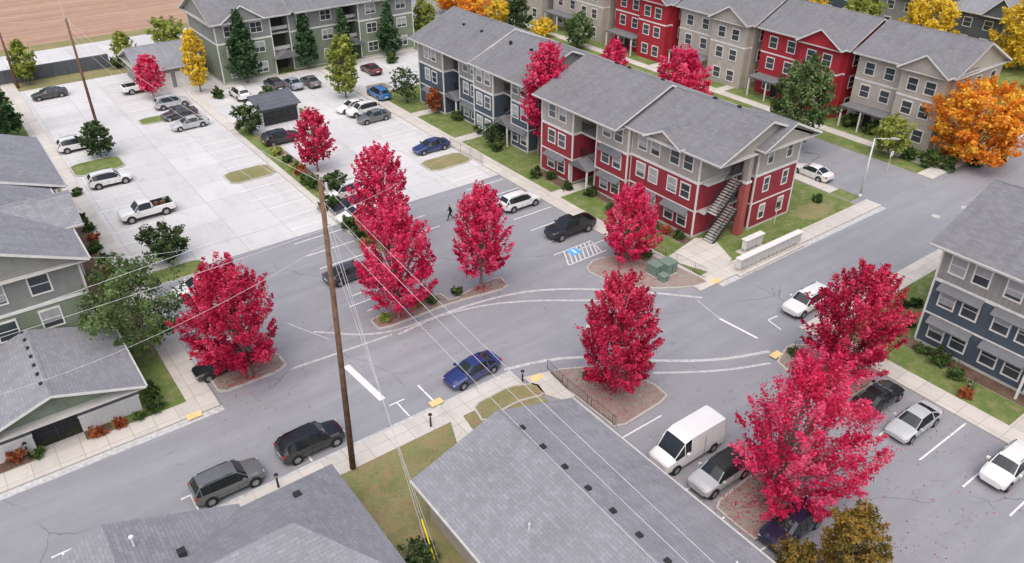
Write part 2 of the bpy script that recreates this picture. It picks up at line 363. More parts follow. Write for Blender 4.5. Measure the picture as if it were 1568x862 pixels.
def env(t,shape):
    if shape=='oval': return np.where(t<.34,np.sqrt(np.clip(1-((.34-t)/.4)**2,0.05,1)),(np.clip(1-((t-.34)/.70)**2.1,0,1))**.72)
    if shape=='round': return np.sqrt(np.clip(1-((t-.45)/.58)**2,0,1))
    if shape=='cone': return np.clip(np.where(t<.15,.75+t*1.6,1-((t-.15)/.85)**1.5),0.03,1)
    return np.sqrt(np.clip(1-((t-.42)/.6)**2,0,1))
TN=[0]
def tree(name,x,y,h,cb,Rr,kind,shape='oval',dens=1.0,leaf=None,off=(0,0),bare=False):
    TN[0]+=1; rg=np.random.default_rng(100+TN[0]); D=depth(x,y,h*.5)
    fine=shape=='oval' and kind in('crimson','deep')
    leaf=leaf or max(.14,(.0030 if fine else .0034)*D)
    hc=h-cb; area=2*math.pi*Rr*hc*.8
    n=int(min(24000,dens*area*(2.1 if fine else 2.5)/(leaf*leaf*.5))); n=max(n,400)
    lc=np.clip((.27 if fine else .36)*Rr,.45,.95 if fine else 1.25); M_=max(14,int(area/(lc*lc)*(1.2 if fine else 1.25)))
    t=rg.random(M_)**.95; ph=rg.random(M_)*2*math.pi; rf=(.25 if fine else .2)+.72*np.sqrt(rg.random(M_))
    am=.8 if fine else 1
    lump=1+.12*am*np.sin(3*ph+rg.random()*6+4*t)+.09*am*np.sin(5*ph+9*t+rg.random()*6)+(rg.normal(0,.05,M_) if fine else 0)
    e=env(t,shape)*Rr*lump; zz=cb+t*hc*.93+.03*hc
    ox,oy=off
    c=np.stack([x+ox+np.cos(ph)*e*rf*.93,y+oy+np.sin(ph)*e*rf*.93,zz],1)
    outw=np.stack([np.cos(ph),np.sin(ph),np.zeros(M_)],1)
    upw={'oval':.85,'round':.45,'cone':.9}.get(shape,.7)
    if fine: upw=1.15
    d=norm(outw*rf[:,None]*.9+np.array([0,0,1])*(upw*(.4+t[:,None]*1.1))+rg.normal(0,.2,(M_,3)))
    k=n//M_; n=k*M_
    ll=lc*(.7+.75*rg.random(M_))
    s=(rg.random((M_,k))**.9-.45)
    wid=(.23 if fine else .30)*(1-.75*np.clip(s+.42,0,1))
    pos=c[:,None,:]+d[:,None,:]*(s*ll[:,None]*(1.75 if fine else 1.25))[:,:,None]+rg.normal(0,1,(M_,k,3))*(wid*ll[:,None])[:,:,None]
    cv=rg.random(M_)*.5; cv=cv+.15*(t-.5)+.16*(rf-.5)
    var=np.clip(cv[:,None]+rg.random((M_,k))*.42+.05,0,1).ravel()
    pos=pos.reshape(-1,3); pos[:,2]=np.maximum(pos[:,2],.3 if cb<1 else cb*.8)
    oN=np.repeat(outw,k,0)
    nn=norm(oN*.5+np.array([0,0,.8])+rg.normal(0,.6,(n,3)))
    a=norm(np.cross(nn,rg.normal(0,1,(n,3)))); b=np.cross(nn,a)
    sz=leaf*(.65+.7*rg.random((n,1)))
    dr=nn*sz*.16
    V=np.stack([pos-a*sz*.62-dr,pos+b*sz*.42+dr*.6,pos+a*sz*.62-dr,pos-b*sz*.42+dr*.6],1).reshape(-1,3)
    Q=np.arange(n*4).reshape(-1,4)
    TV=[];TQ=[]
    def add(p,r,nn_=7):
        v,q=tubes(p,r,nn_); o=len(TV); TV.extend(v); TQ.extend([tuple(i+o for i in qq) for qq in q])
    tr=max(.07,h*.015); base=np.array([x,y,0.05]); lead=np.array([x+ox*.6,y+oy*.6,cb+hc*.7]); mid=np.array([x+ox*.2,y+oy*.2,cb])
    add([base,base+[0,0,.25],mid,(mid+lead)/2+rg.normal(0,.05,3),lead],[tr*1.5,tr,tr*.8,tr*.5,tr*.15])
    idx=rg.choice(M_,min(M_,34 if Rr>2 else 10),replace=False)
    for i in idx:
        zs=cb*.9+rg.random()*hc*.45; zs=min(zs,c[i][2]-.2); f=np.clip((zs-0)/(lead[2]),0,1); st=base*(1-f)+lead*f; st[2]=max(zs,cb*.75)
        m_=(st+c[i])/2; m_[2]-=.05*hc; add([st,m_,c[i]],[tr*.38,tr*.25,tr*.08],5)
    V=np.concatenate([V,np.array(TV)]); Q=np.concatenate([Q,np.array(TQ)+n*4])
    mi=np.concatenate([np.zeros(n,int),np.ones(len(TQ),int)]); var=np.concatenate([var,np.zeros(len(TQ))])
    return quadmesh(name,V,Q,mi,var,['L_'+kind,'bark'])
def treepx(name,bu,bv,vt,vb,w,kind,shape='oval',cu=None,dens=1.0):
    x,y=G(bu,bv); h=zat(x,y,vt); cb=zat(x,y,vb); D=depth(x,y,(h+cb)/2); Rr=w/2*D/F
    off=(0,0)
    if cu is not None:
        s=(cu-bu)*D/F; off=(s*math.cos(AZ),-s*math.sin(AZ))
    tree(name,x,y,h*.97,max(cb+.1,.6),Rr*.92,kind,shape,dens,off=off); return x,y,h
def treetop(name,u,vt,h,w,kind,shape='oval',cb=.25,dens=1.0):
    x,y=G(u,vt,h); D=depth(x,y,h*.6); tree(name,x,y,h,h*cb,w/2*D/F,kind,shape,dens)
RM='red_maple_tree'
maples=[(487,262,168,248,68,'deep',None),(236,150,83,140,46,'crimson',None),(588,372,222,352,98,'crimson',590),(611,487,313,466,132,'crimson',614),
(737,443,281,416,94,'crimson',741),(824,240,64,205,86,'crimson',836),(958,400,287,396,94,'crimson',961),(934,598,418,588,134,'deep',941),
(1283,578,408,560,156,'deep',1291),(1165,770,550,758,240,'crimson',1212),(385,578,400,556,158,'deep',374)]
MP=[]
for (a,b,c,d,w,k,cu) in maples: MP.append(treepx(RM,a,b,c,d,w,k,'oval',cu,1.0)+(w,))
treetop(RM,942,62,9,48,'crimson'); treetop(RM,1048,80,9,88,'crimson','round')
tp=treepx
tp('green_maple_tree',238,548,400,520,170,'green','round',222,.5)
tp('round_tree',258,402,347,392,78,'dkgreen','round'); tp('round_tree',155,240,187,232,56,'dkgreen','round'); tp('round_tree',383,205,162,198,52,'dkgreen','round'); tp('round_tree',515,300,264,296,42,'dkgreen','round')
tp('columnar_tree',380,128,14,118,54,'conifer','cone'); tp('columnar_tree',474,106,12,98,40,'conifer','cone'); tp('columnar_tree',530,100,10,92,36,'conifer','cone'); tp('columnar_tree',598,88,0,82,40,'conifer','cone')
tp('birch_tree',530,150,50,140,50,'ygreen'); tp('yellow_columnar_tree',308,142,42,132,40,'yellow'); tp('ash_tree',195,100,48,90,38,'ygreen'); tp('ash_tree',45,130,60,120,42,'ygreen','oval')
tp('ash_tree',262,78,28,72,58,'ygreen','round'); tp('ash_tree',650,60,0,45,46,'ygreen','oval'); tp('spruce_tree',14,215,110,205,62,'conifer','cone'); tp('spruce_tree',0,200,90,195,50,'green','cone')
tp('oak_tree',1212,232,90,204,112,'green','oval',1215); tp('dogwood_tree',1358,240,180,232,64,'ygreen','round'); tp('bare_tree',622,158,105,150,52,'dkgreen','round',None,.3)
tp('magnolia_tree',755,225,188,220,30,'dkgreen','round'); tp('small_tree',665,175,135,170,24,'rust','round')
tp('oak_tree',885,75,22,68,50,'green','round'); tp('sweetgum_tree',1485,252,123,236,166,'orange','round',1482); tp('sweetgum_tree',1582,190,92,184,84,'orange','round')
tp('ginkgo_tree',1412,78,-8,68,96,'yellow','round'); tp('sweetgum_tree',1552,108,-8,98,112,'yellow','oval'); tp('ash_tree',1312,62,-18,54,70,'ygreen','oval'); tp('ginkgo_tree',1226,44,-25,34,66,'yellow','round')
tp('sweetgum_tree',1478,34,-44,24,80,'orange','round'); tp('ginkgo_tree',1180,24,-30,16,56,'yellow','round'); tp('sweetgum_tree',1372,24,-40,16,66,'orange','round')
tp('sweetgum_tree',1270,22,-34,12,60,'orange','round'); tp('ginkgo_tree',1530,20,-50,10,80,'yellow','round')
tp('ash_tree',1130,20,-30,15,70,'ygreen','round'); tp('ash_tree',1045,10,-35,5,60,'ygreen','round'); tp('oak_tree',795,48,-4,42,44,'dkgreen','oval'); tp('maple_tree',728,30,-15,25,64,'orange','round'); tp('maple_tree',830,58,30,52,44,'yellow','round')
tp('maple_tree',765,36,0,32,40,'yellow','round'); tp('oak_tree',690,22,-30,16,56,'orange','round'); tp('ash_tree',975,12,-25,6,60,'orange','round')
tp('olive_coloured_tree',1285,905,785,890,118,'olive','round'); tp('olive_coloured_tree',1215,880,835,870,70,'olive','round')
def shrub(u,v,w,kind='shrub',h=None):
    x,y=G(u,v); D=depth(x,y,.5); r=w/2*D/F; tree('shrub',x,y,h or r*1.7,.08,r,kind,'round',1.0,leaf=max(.12,.0032*D))
for a in ((1372,512,26),(1388,500,18),(1435,556,30),(1460,580,22),(1480,610,16,'rust'),(1400,470,14),(242,628,26),(230,600,16),(236,612,16),(128,340,12),(136,355,14),(143,370,14,'rust'),(150,385,16),(142,388,12),(160,402,14),(120,300,10),(168,418,12,'rust'),
 (185,655,14,'rust'),(150,668,16,'rust'),(215,642,12),(30,705,20,'rust'),(60,700,16),(600,96,16),(410,150,18),(990,395,14),(500,322,26),(512,318,20),(535,350,24),(548,365,18),(485,290,26),(470,282,18),(452,262,14,'ygreen'),(462,268,14,'rust'),(440,250,12),(425,238,14,'ygreen'),(560,378,14,'ygreen'),(700,185,16),(735,205,16),(760,232,18),(675,170,14),(820,272,16),(868,292,14),
 (905,300,16),(935,325,14),(1000,350,16),(1040,366,14),(960,338,12,'ygreen'),(980,344,12),(1020,358,12,'rust'),(845,275,12),(1250,310,10),(1420,255,30),(1450,262,24),(1490,255,26),(1390,245,22),(1530,250,20),(1300,195,22),(1330,205,20),(1455,245,24,'rust'),(180,105,18),(205,104,20),(335,150,16),
 (1345,548,14,'rust'),(1250,575,18),(1230,552,14),(1215,545,12),(985,560,18),(970,575,12),(900,580,12),(640,470,12,'ygreen'),(660,464,12),(700,452,10),(590,492,10,'ygreen'),(1380,470,12),(1410,540,16),(1300,560,14)): shrub(*a)
tree('hedge_shrub',13.2,26.5,1.3,.1,1.0,'dkgreen','round'); tree('hedge_shrub',13.4,24.2,1.2,.1,.9,'dkgreen','round'); tree('hedge_shrub',13.1,22,1.3,.1,1.0,'dkgreen','round')
def litter(name,pts,kind,s=.11):
    rg=np.random.default_rng(5); n=len(pts); p=np.array(pts); nn=norm(np.array([0,0,1.])+rg.normal(0,.25,(n,3))); a=norm(np.cross(nn,rg.normal(0,1,(n,3)))); b=np.cross(nn,a); sz=s*(.6+.8*rg.random((n,1)))
    V=np.stack([p-a*sz*.6,p+b*sz*.4,p+a*sz*.6,p-b*sz*.4],1).reshape(-1,3); quadmesh(name,V,np.arange(n*4).reshape(-1,4),np.zeros(n,int),rg.random(n),['L_'+kind])
def inside(x,y,p):
    r=False
    for i in range(len(p)):
        a=p[i-1];b=p[i]
        if (a[1]>y)!=(b[1]>y) and x<(b[0]-a[0])*(y-a[1])/(b[1]-a[1])+a[0]: r=not r
    return r
lp=[]
for (x,y,h,w) in MP:
    Rr=w/2*depth(x,y,4)/F
    if fdist(x,y)>90: continue
    for i in range(int(300*Rr)):
        a=random.random()*6.283; r=abs(random.gauss(0,.9))*Rr; X=x+r*math.cos(a);Y=y+r*math.sin(a)
        z=.175 if any(inside(X,Y,p) for p in ISL) else .03
        if z<.1 and random.random()<.75: continue
        lp.append((X,Y,z))
for i in range(700):
    X=random.uniform(27.5,49);Y=random.uniform(8,26); lp.append((X,Y,.03))
for i in range(120):
    X=random.uniform(8,48);Y=random.uniform(37,58); lp.append((X,Y,.03))
litter('fallen_leaves',lp,'deep',.085)
lp=[]
for i in range(1500):
    X=random.uniform(11.5,27);Y=random.uniform(20,35)
    if X<14.5 or Y>29.6: lp.append((X,Y,.13))
litter('fallen_leaves',lp,'rust',.08)
# ---------------- buildings ----------------
def fb(b,face,c,u0,u1,z0,z1,d0,d1,m):
    if face=='W': b.box(c-d1,c-d0,u0,u1,z0,z1,m)
    elif face=='E': b.box(c+d0,c+d1,u0,u1,z0,z1,m)
    elif face=='S': b.box(u0,u1,c-d1,c-d0,z0,z1,m)
    else: b.box(u0,u1,c+d0,c+d1,z0,z1,m)
def window(P,face,c,u,z,w=1.0,h=1.35,blind=None):
    b,g=P['trim'],P['windows']; t=.11
    fb(b,face,c,u-w/2-t,u+w/2+t,z+h,z+h+t*1.3,0,.07,'trim'); fb(b,face,c,u-w/2-t,u+w/2+t,z-t,z,0,.08,'trim')
    fb(b,face,c,u-w/2-t,u-w/2,z,z+h,0,.06,'trim'); fb(b,face,c,u+w/2,u+w/2+t,z,z+h,0,.06,'trim')
    fb(b,face,c,u-w/2,u+w/2,z+h/2-.025,z+h/2+.025,0,.05,'trim')
    if w>1.2: fb(b,face,c,u-.03,u+.03,z,z+h/2-.025,0,.045,'trim'); fb(b,face,c,u-.03,u+.03,z+h/2+.025,z+h,0,.045,'trim')
    bl=random.random()<.55 if blind is None else blind
    fb(g,face,c,u-w/2,u+w/2,z,z+h,0,.02,'glass')
    if bl:
        k=random.uniform(.35,1)*h; fb(g,face,c,u-w/2+.02,u+w/2-.02,z+h-k,z+h-.01,.02,.03,'blind')
def parts(*n): return {k:B(k) for k in n}
def gable(P,axis,a0,a1,b0,b1,ze,zr,sh,wall,oh=.6,rt='trim',m=None,walls=True):
    r=P['roof']; m=(b0+b1)/2 if m is None else m; th=.22
    pr=lambda a,b,z:(b,a,z) if axis=='y' else (a,b,z)
    shm='sh'+axis+('d' if sh=='shd' else '')
    T=[(b0,ze),(m,zr),(b1,ze)]
    for (p,q) in ((T[0],T[1]),(T[1],T[2])):
        f=[pr(a0,p[0],p[1]),pr(a1,p[0],p[1]),pr(a1,q[0],q[1]),pr(a0,q[0],q[1])]; r.face(f,shm)
        f=[pr(a0,p[0],p[1]-th),pr(a1,p[0],p[1]-th),pr(a1,q[0],q[1]-th),pr(a0,q[0],q[1]-th)]; r.face(f,'trimg')
        for a in (a0,a1): r.face([pr(a,p[0],p[1]-th),pr(a,q[0],q[1]-th),pr(a,q[0],q[1]),pr(a,p[0],p[1])],rt)
    for bb in (b0,b1): r.face([pr(a0,bb,ze-th),pr(a1,bb,ze-th),pr(a1,bb,ze),pr(a0,bb,ze)],rt)
    for bb,sg in ((b0,-1),(b1,1)):
        c=bb+sg*.06; r.mesh([pr(a0,c-.06,ze-.13),pr(a1,c-.06,ze-.13),pr(a1,c+.06,ze-.13),pr(a0,c+.06,ze-.13),pr(a0,c-.06,ze-.01),pr(a1,c-.06,ze-.01),pr(a1,c+.06,ze-.01),pr(a0,c+.06,ze-.01)],[(0,1,2,3),(4,5,6,7),(0,1,5,4),(1,2,6,5),(2,3,7,6),(3,0,4,7)],'trimg')
    w=.16; rc=zr-w*abs((zr-ze)/(m-b0))+.03
    r.face([pr(a0,m-w,rc),pr(a1,m-w,rc),pr(a1,m,zr+.03),pr(a0,m,zr+.03)],shm); r.face([pr(a0,m+w,rc),pr(a1,m+w,rc),pr(a1,m,zr+.03),pr(a0,m,zr+.03)],shm)
    if walls:
        for a in (a0+oh,a1-oh): P['walls'].face([pr(a,b0+.1,ze-th+.01),pr(a,b1-.1,ze-th+.01),pr(a,m,zr-th)],wall)
        P['walls'].face([pr(a0+.02,b0+.02,ze-th-.01),pr(a1-.02,b0+.02,ze-th-.01),pr(a1-.02,b1-.02,ze-th-.01),pr(a0+.02,b1-.02,ze-th-.01)],'trimg')
def finish(name,P):
    e=empty(name)
    for k,b in P.items():
        if b.f: b.obj(e)
    return e
def awning(P,face,c,u0,u1,z):
    b=P['awnings']; d=.7
    if face=='W': v=[(c,u0,z+.42),(c,u1,z+.42),(c-d,u1,z),(c-d,u0,z)]
    elif face=='S': v=[(u0,c,z+.42),(u1,c,z+.42),(u1,c-d,z),(u0,c-d,z)]
    b.mesh(v+[(x,y,q-.08) for x,y,q in v],[(0,1,2,3),(7,6,5,4),(0,3,7,4),(1,5,6,2),(3,2,6,7)],'awn')
    for u in (u0+.15,u1-.15):
        if face=='W': b.tube((c,u,z-.45),(c-d+.08,u,z-.03),.03,.03,'trim',5)
def wallbox(P,x0,x1,y0,y1,low,top,zsplit=5.75,ze=8.7,faces='WS'):
    w,t=P['walls'],P['trim']
    w.box(x0,x1,y0,y1,0,zsplit,low); w.box(x0,x1,y0,y1,zsplit,ze-.2,top)
    t.box(x0-.05,x1+.05,y0-.05,y1+.05,zsplit-.12,zsplit+.13,'trim')
    if low in('red','blue'): t.box(x0-.03,x1+.03,y0-.03,y1+.03,2.78,2.93,'trim')
    w.box(x0-.04,x1+.04,y0-.04,y1+.04,0,.3,'trimg')
    for (x,y) in ((x0,y0),(x0,y1),(x1,y0)): t.box(x-.07,x+.07,y-.07,y+.07,.3,zsplit-.13,'trim'); t.box(x-.07,x+.07,y-.07,y+.07,zsplit+.14,ze-.23,'trim')
ZW=(.95,3.85,6.7)
def winbay(P,face,c,ua,ub,zs=ZW,awn=(0,),wh=1.35):
    n=2 if ub-ua>7.5 else 1
    for i in range(n):
        u=ua+(ub-ua)*(i+.5)/n
        for j,z in enumerate(zs):
            window(P,face,c,u-.85,z,1.05,wh); window(P,face,c,u+.85,z,1.05,wh)
            if j in awn: awning(P,face,c,u-1.6,u+1.6,z+wh+.12)
def stairbay(P,xf,x1,ya,yb,low):
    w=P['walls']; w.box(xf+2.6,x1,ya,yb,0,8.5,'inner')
    s=P['stairs']
    for z in (2.75,5.65): s.box(xf+.1,xf+2.6,ya+.02,yb-.02,z,z+.2,'trimg')
    for z in (3.0,5.9):
        s.box(xf+.1,xf+.16,ya+.05,yb-.05,z+.95,z+1.02,'dark')
        y=ya+.1
        while y<yb-.1: s.box(xf+.115,xf+.145,y,y+.03,z,z+.95,'dark'); y+=.14
    s.box(xf+.1,xf+.9,ya+.02,yb-.02,2.6,2.75,'trim')
    P['awnings'].mesh([(xf-1.4,ya-.3,2.6),(xf-1.4,yb+.3,2.6),(xf+.1,yb+.3,2.6),(xf+.1,ya-.3,2.6),(xf-1.4,(ya+yb)/2,3.5),(xf+.1,(ya+yb)/2,3.5)],[(0,3,5,4),(1,4,5,2),(0,4,1),(0,1,2,3)],'shyd')
    for y in (ya-.1,yb+.1): s.box(xf-1.3,xf-1.15,y-.08,y+.08,0,2.6,'trim')
def flight(b,x0,z0,x1,z1,ya,yb):
    n=14
    for i in range(n):
        xa=x0+(x1-x0)*i/n; xb=x0+(x1-x0)*(i+1)/n; z=z0+(z1-z0)*(i+1)/n
        b.box(xa,xb+.03,ya,yb,z-.06,z,'trimg')
    for y in (ya-.04,yb+.04):
        b.mesh([(x0,y-.03,z0-.1),(x1,y-.03,z1-.1),(x1,y-.03,z1-.35),(x0,y-.03,z0-.35),(x0,y+.03,z0-.1),(x1,y+.03,z1-.1),(x1,y+.03,z1-.35),(x0,y+.03,z0-.35)],[(0,1,2,3),(7,6,5,4),(0,4,5,1),(3,2,6,7)],'dark')
        b.tube((x0,y,z0+.95),(x1,y,z1+.95),.035,.035,'dark',6)
        for i in range(0,n*2+1):
            f=i/(n*2); b.tube((x0+(x1-x0)*f,y,z0+(z1-z0)*f-.1),(x0+(x1-x0)*f,y,z0+(z1-z0)*f+.95),.014,.014,'dark',4)
def endstair(P,low,top,x0,x1,y0,ym,xs):
    w=P['walls']; s=P['stairs']
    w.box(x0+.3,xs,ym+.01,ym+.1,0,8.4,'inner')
    wallbox(P,xs,x1,y0,ym,low,top); 
    w.box(xs-1.7,xs-1.0,y0-.3,y0+.4,0,5.6,'brickm' if low=='red' else 'blue'); w.box(xs-1.65,xs-1.05,y0-.25,y0+.35,5.6,8.5,top); P['trim'].box(xs-1.75,xs-.95,y0-.35,y0+.45,5.55,5.75,'trim')
    w.box(x0,xs,y0,ym+.05,8.0,8.48,top)
    for z in (2.75,5.65): s.box(x0+.4,xs,y0+1.3,ym,z,z+.2,'trimg')
    for z in (2.95,5.85):
        s.box(x0+3.4,xs,y0+1.3,y0+1.36,z+.95,z+1.02,'dark')
        x=x0+3.4
        while x<xs: s.box(x,x+.03,y0+1.31,y0+1.35,z,z+.95,'dark'); x+=.15
    flight(s,x0+.6,.1,x0+3.6,2.9,y0+.1,y0+1.15); flight(s,x0+.6,2.95,x0+3.6,5.8,y0+.1,y0+1.15)
def redapt():
    P=parts('walls','trim','windows','roof','awnings','stairs'); low,top='red','beige'
    wallbox(P,51.6,64.8,59,64.2,low,top); winbay(P,'W',51.6,59,64.2,awn=(0,))
    stairbay(P,52.6,64.8,56.4,59,low)
    wallbox(P,52.6,64.8,51.8,56.4,low,top); winbay(P,'W',52.6,51.8,56.4,awn=(0,1))
    wallbox(P,53.1,64.8,43,51.8,low,top); winbay(P,'W',53.1,43.2,51.6,awn=(0,))
    endstair(P,low,top,53.1,64.8,40.9,43,58.6)
    for z in ZW: window(P,'S',40.9,60.4,z,.7); window(P,'S',40.9,63.2,z,.7)
    gable(P,'y',52,65,50.8,65.6,8.7,11.7,'shd','beige'); gable(P,'y',40.2,52.3,52.3,65.6,8.7,11.35,'shd','beige')
    gable(P,'y',39.7,45,57.7,66.1,8.85,10.7,'shd','beige',oh=.5)
    gable(P,'x',51.9,57.5,44.6,49.4,8.8,10.0,'shd','beige',oh=.5)
    for y in (45,48,55,60,62): P['roof'].box(60,60.3,y,y+.3,10.6,11.1,'dark')
    return finish('red_apartment_building',P)
redapt()
def blueapt():
    P=parts('walls','trim','windows','roof','awnings','stairs'); low,top='blue','grey_b'
    wallbox(P,52,64.8,85,91,low,top); winbay(P,'W',52,85.1,90.9)
    stairbay(P,53.4,64.8,82.6,85,low)
    wallbox(P,52.9,64.8,78,82.6,low,top); winbay(P,'W',52.9,78.1,82.5)
    wallbox(P,52,64.8,74,78,low,top); winbay(P,'W',52,74.1,77.9,awn=())
    stairbay(P,53.4,64.8,71.6,74,low)
    wallbox(P,52.9,64.8,68.4,71.6,low,top); winbay(P,'W',52.9,68.5,71.5)
    for z in ZW: window(P,'S',68.4,60.6,z,1.0); window(P,'S',68.4,63,z,1.5); window(P,'S',68.4,56,z,1.5)
    gable(P,'y',78.2,92,51.2,65.6,8.7,11.7,'shd',top); gable(P,'y',67.6,78.5,51.4,65.6,8.7,11.4,'shd',top)
    for y in (72,76,82,86): P['roof'].box(56,56.3,y,y+.3,10.6,10.95,'dark')
    return finish('blue_apartment_building',P)
blueapt()
def rightapt():
    P=parts('walls','trim','windows','roof','awnings','stairs'); low,top='blue','grey_b'
    wallbox(P,55,68.5,13.2,21.4,low,top); winbay(P,'W',55,13.3,21.2,awn=(0,1))
    stairbay(P,55.3,68.5,10.2,13.2,low)
    wallbox(P,55,68.5,-6,10.2,low,top); winbay(P,'W',55,2,10)
    for z in ZW: window(P,'N',21.4,58,z,1.0)
    gable(P,'y',-8,22.2,54.2,69.3,8.7,11.7,'shd',top)
    for y in (12,16): P['roof'].box(58,58.3,y,y+.3,10.1,10.5,'dark')
    return finish('blue_apartment_building',P)
rightapt()
def greyapt():
    P=parts('walls','trim','windows','roof','awnings','stairs'); low,top='sage','greyg'
    segs=[(33,41,114,'w'),(41,44,116,'s'),(44,52,114.6,'w'),(52,55,116,'s'),(55,64.5,114,'w')]
    for a,b_,yf,k in segs:
        if k=='w':
            wallbox(P,a,b_,yf,126,low,top)
            for u in (a+2.1,b_-2.1):
                for z in ZW: window(P,'S',yf,u,z,1.6)
        else:
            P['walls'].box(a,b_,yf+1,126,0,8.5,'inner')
            for z in (2.75,5.65):
                P['stairs'].box(a+.05,b_-.05,yf-1,yf+1,z,z+.2,'trimg'); P['stairs'].box(a+.05,b_-.05,yf-1,yf-.94,z+.6,z+1.1,'trimg')
            P['awnings'].mesh([(a-.4,112.8,2.6),(b_+.4,112.8,2.6),(b_+.4,114.4,2.6),(a-.4,114.4,2.6),((a+b_)/2,112.8,3.6),((a+b_)/2,114.4,3.6)],[(0,4,5,3),(1,2,5,4),(0,1,4)],'shxd')
    gable(P,'x',32.2,44.5,113.2,126.8,8.7,12,'shd',top); gable(P,'x',44,65.3,113.2,126.8,8.7,12.5,'shd',top)
    for a in (36.8,59.8): gable(P,'y',112.9,119.5,a-3.2,a+3.2,8.75,10.9,'shd',top,oh=.4)
    return finish('grey_apartment_building',P)
greyapt()
def leftapt():
    P=parts('walls','trim','windows','roof','awnings','stairs')
    for (x1,y0,y1) in ((3.9,57,70),(5.0,70,82)):
        wallbox(P,-12,x1,y0,y1,'sage','greyg')
        for u in (-9.5,-6.2,-1.6,1.2):
            for z in ZW: window(P,'S',y0,u,z,1.2) if y0==57 else None
        for y in np.arange(y0+2,y1,3.4):
            for z in ZW: window(P,'E',x1,y,z,1.3)
    gable(P,'y',56.2,70.4,-12.8,4.6,8.7,12.3,'sh','greyg'); gable(P,'y',70,83,-12.8,5.8,8.7,12.0,'sh','greyg')
    gable(P,'x',-4,5.4,61.5,67,8.9,10.6,'sh','greyg'); 
    for (x,y) in ((-1,59),(-.5,64),(.5,76)): P['roof'].box(x,x+.25,y,y+.25,10.6,11.1,'dark')
    return finish('green_apartment_building',P)
leftapt()
def garage_left():
    P=parts('walls','trim','roof','doors','vents')
    w=P['walls']; y=48.8
    for a,b_ in ((-5.2,-2.4),(.4,4.2)):
        w.box(a,b_,y,55.6,0,1.35,'white_brick'); w.box(a,b_,y,55.6,1.35,2.75,'dkgrey'); P['trim'].box(a-.04,b_+.04,y-.05,y+.2,1.33,1.5,'trim')
    w.box(-2.4,.4,y+.8,55.6,0,2.75,'dkgrey'); w.box(-2.4,.4,y,y+.79,2.3,2.75,'dkgrey')
    for x in np.arange(-2.35,.4,.14): P['doors'].box(x,x+.05,y+.05,y+.1,.05,2.25,'dark')
    P['doors'].box(-1.05,-.95,y+.03,y+.12,0,2.3,'dark'); P['doors'].box(-2.4,.4,y+.04,y+.11,1.1,1.18,'dark')
    gable(P,'y',47.4,56.1,-5.9,4.7,2.95,4.75,'sh','sage',oh=.9)
    for v in np.arange(49,56,1.15): P['vents'].box(-.95,-.75,v,v+.25,4.55,4.78,'dark')
    finish('garage_building',P)
garage_left()
sw(R(-2.4,.4,47.81,48.8),.135)
def garage_near():
    P=parts('walls','trim','roof','vents')
    P['walls'].box(15.2,26,-2,28.6,0,2.85,'tan')
    gable(P,'y',-6,29.5,14.6,26.7,3,5.05,'sh','tan',oh=.7)
    for v in np.arange(2,28.6,1.95):
        P['vents'].box(20.95,21.25,v,v+.32,4.75,5.02,'dark')
    for (x,yy) in ((17.4,22),(24.2,14)): P['vents'].tube((x,yy,3.5),(x,yy,4.4),.06,.06,'steel')
    finish('garage_building',P)
garage_near()
def clubhouse():
    P=parts('walls','trim','roof','vents')
    P['walls'].box(-6.2,5.2,5,33,0,2.8,'sage'); P['walls'].box(5.21,10.7,24.8,32.7,0,2.8,'sage')
    gable(P,'y',4,33.7,-7,6.0,3,5.75,'sh','sage'); 
    r=P['roof']; x0,x1,y0,y1,ze,zr=1.5,11.5,23.5,33.4,3.0,5.45; ym=(y0+y1)/2
    r.face([(x0,y0,ze),(x1,y0,ze),(x1-4.2,ym,zr),(x0,ym,zr)],'shx'); r.face([(x0,y1,ze),(x0,ym,zr),(x1-4.2,ym,zr),(x1,y1,ze)],'shx'); r.face([(x1,y0,ze),(x1,y1,ze),(x1-4.2,ym,zr)],'shy')
    r.box(5.9,x1,y0,y1,ze-.22,ze-.004,'trim')
    for (x,y,z) in ((8.6,31.3,4.1),(2.3,30.6,4.75),(1.2,33,4.75),(3.2,27.3,4.35)): P['vents'].box(x-.2,x+.2,y-.2,y+.2,z-.2,z+.12,'dark')
    P['vents'].tube((.5,31.8,5),(.5,31.8,5.9),.06,.06,'steel'); P['vents'].tube((.5,31.8,5.9),(.5,31.8,6.0),.12,.12,'steel')
    finish('clubhouse',P)
clubhouse()
def smallgar():
    P=parts('walls','trim','roof'); P['walls'].box(23,31,117.5,127,0,2.8,'greyg'); P['trim'].box(24,26.8,117.4,117.5,0,2.2,'trim'); P['trim'].box(27.4,30.2,117.4,117.5,0,2.2,'trim')
    gable(P,'x',22.4,31.6,116.8,127.8,3,5.2,'sh','greyg'); finish('garage_building',P)
smallgar()
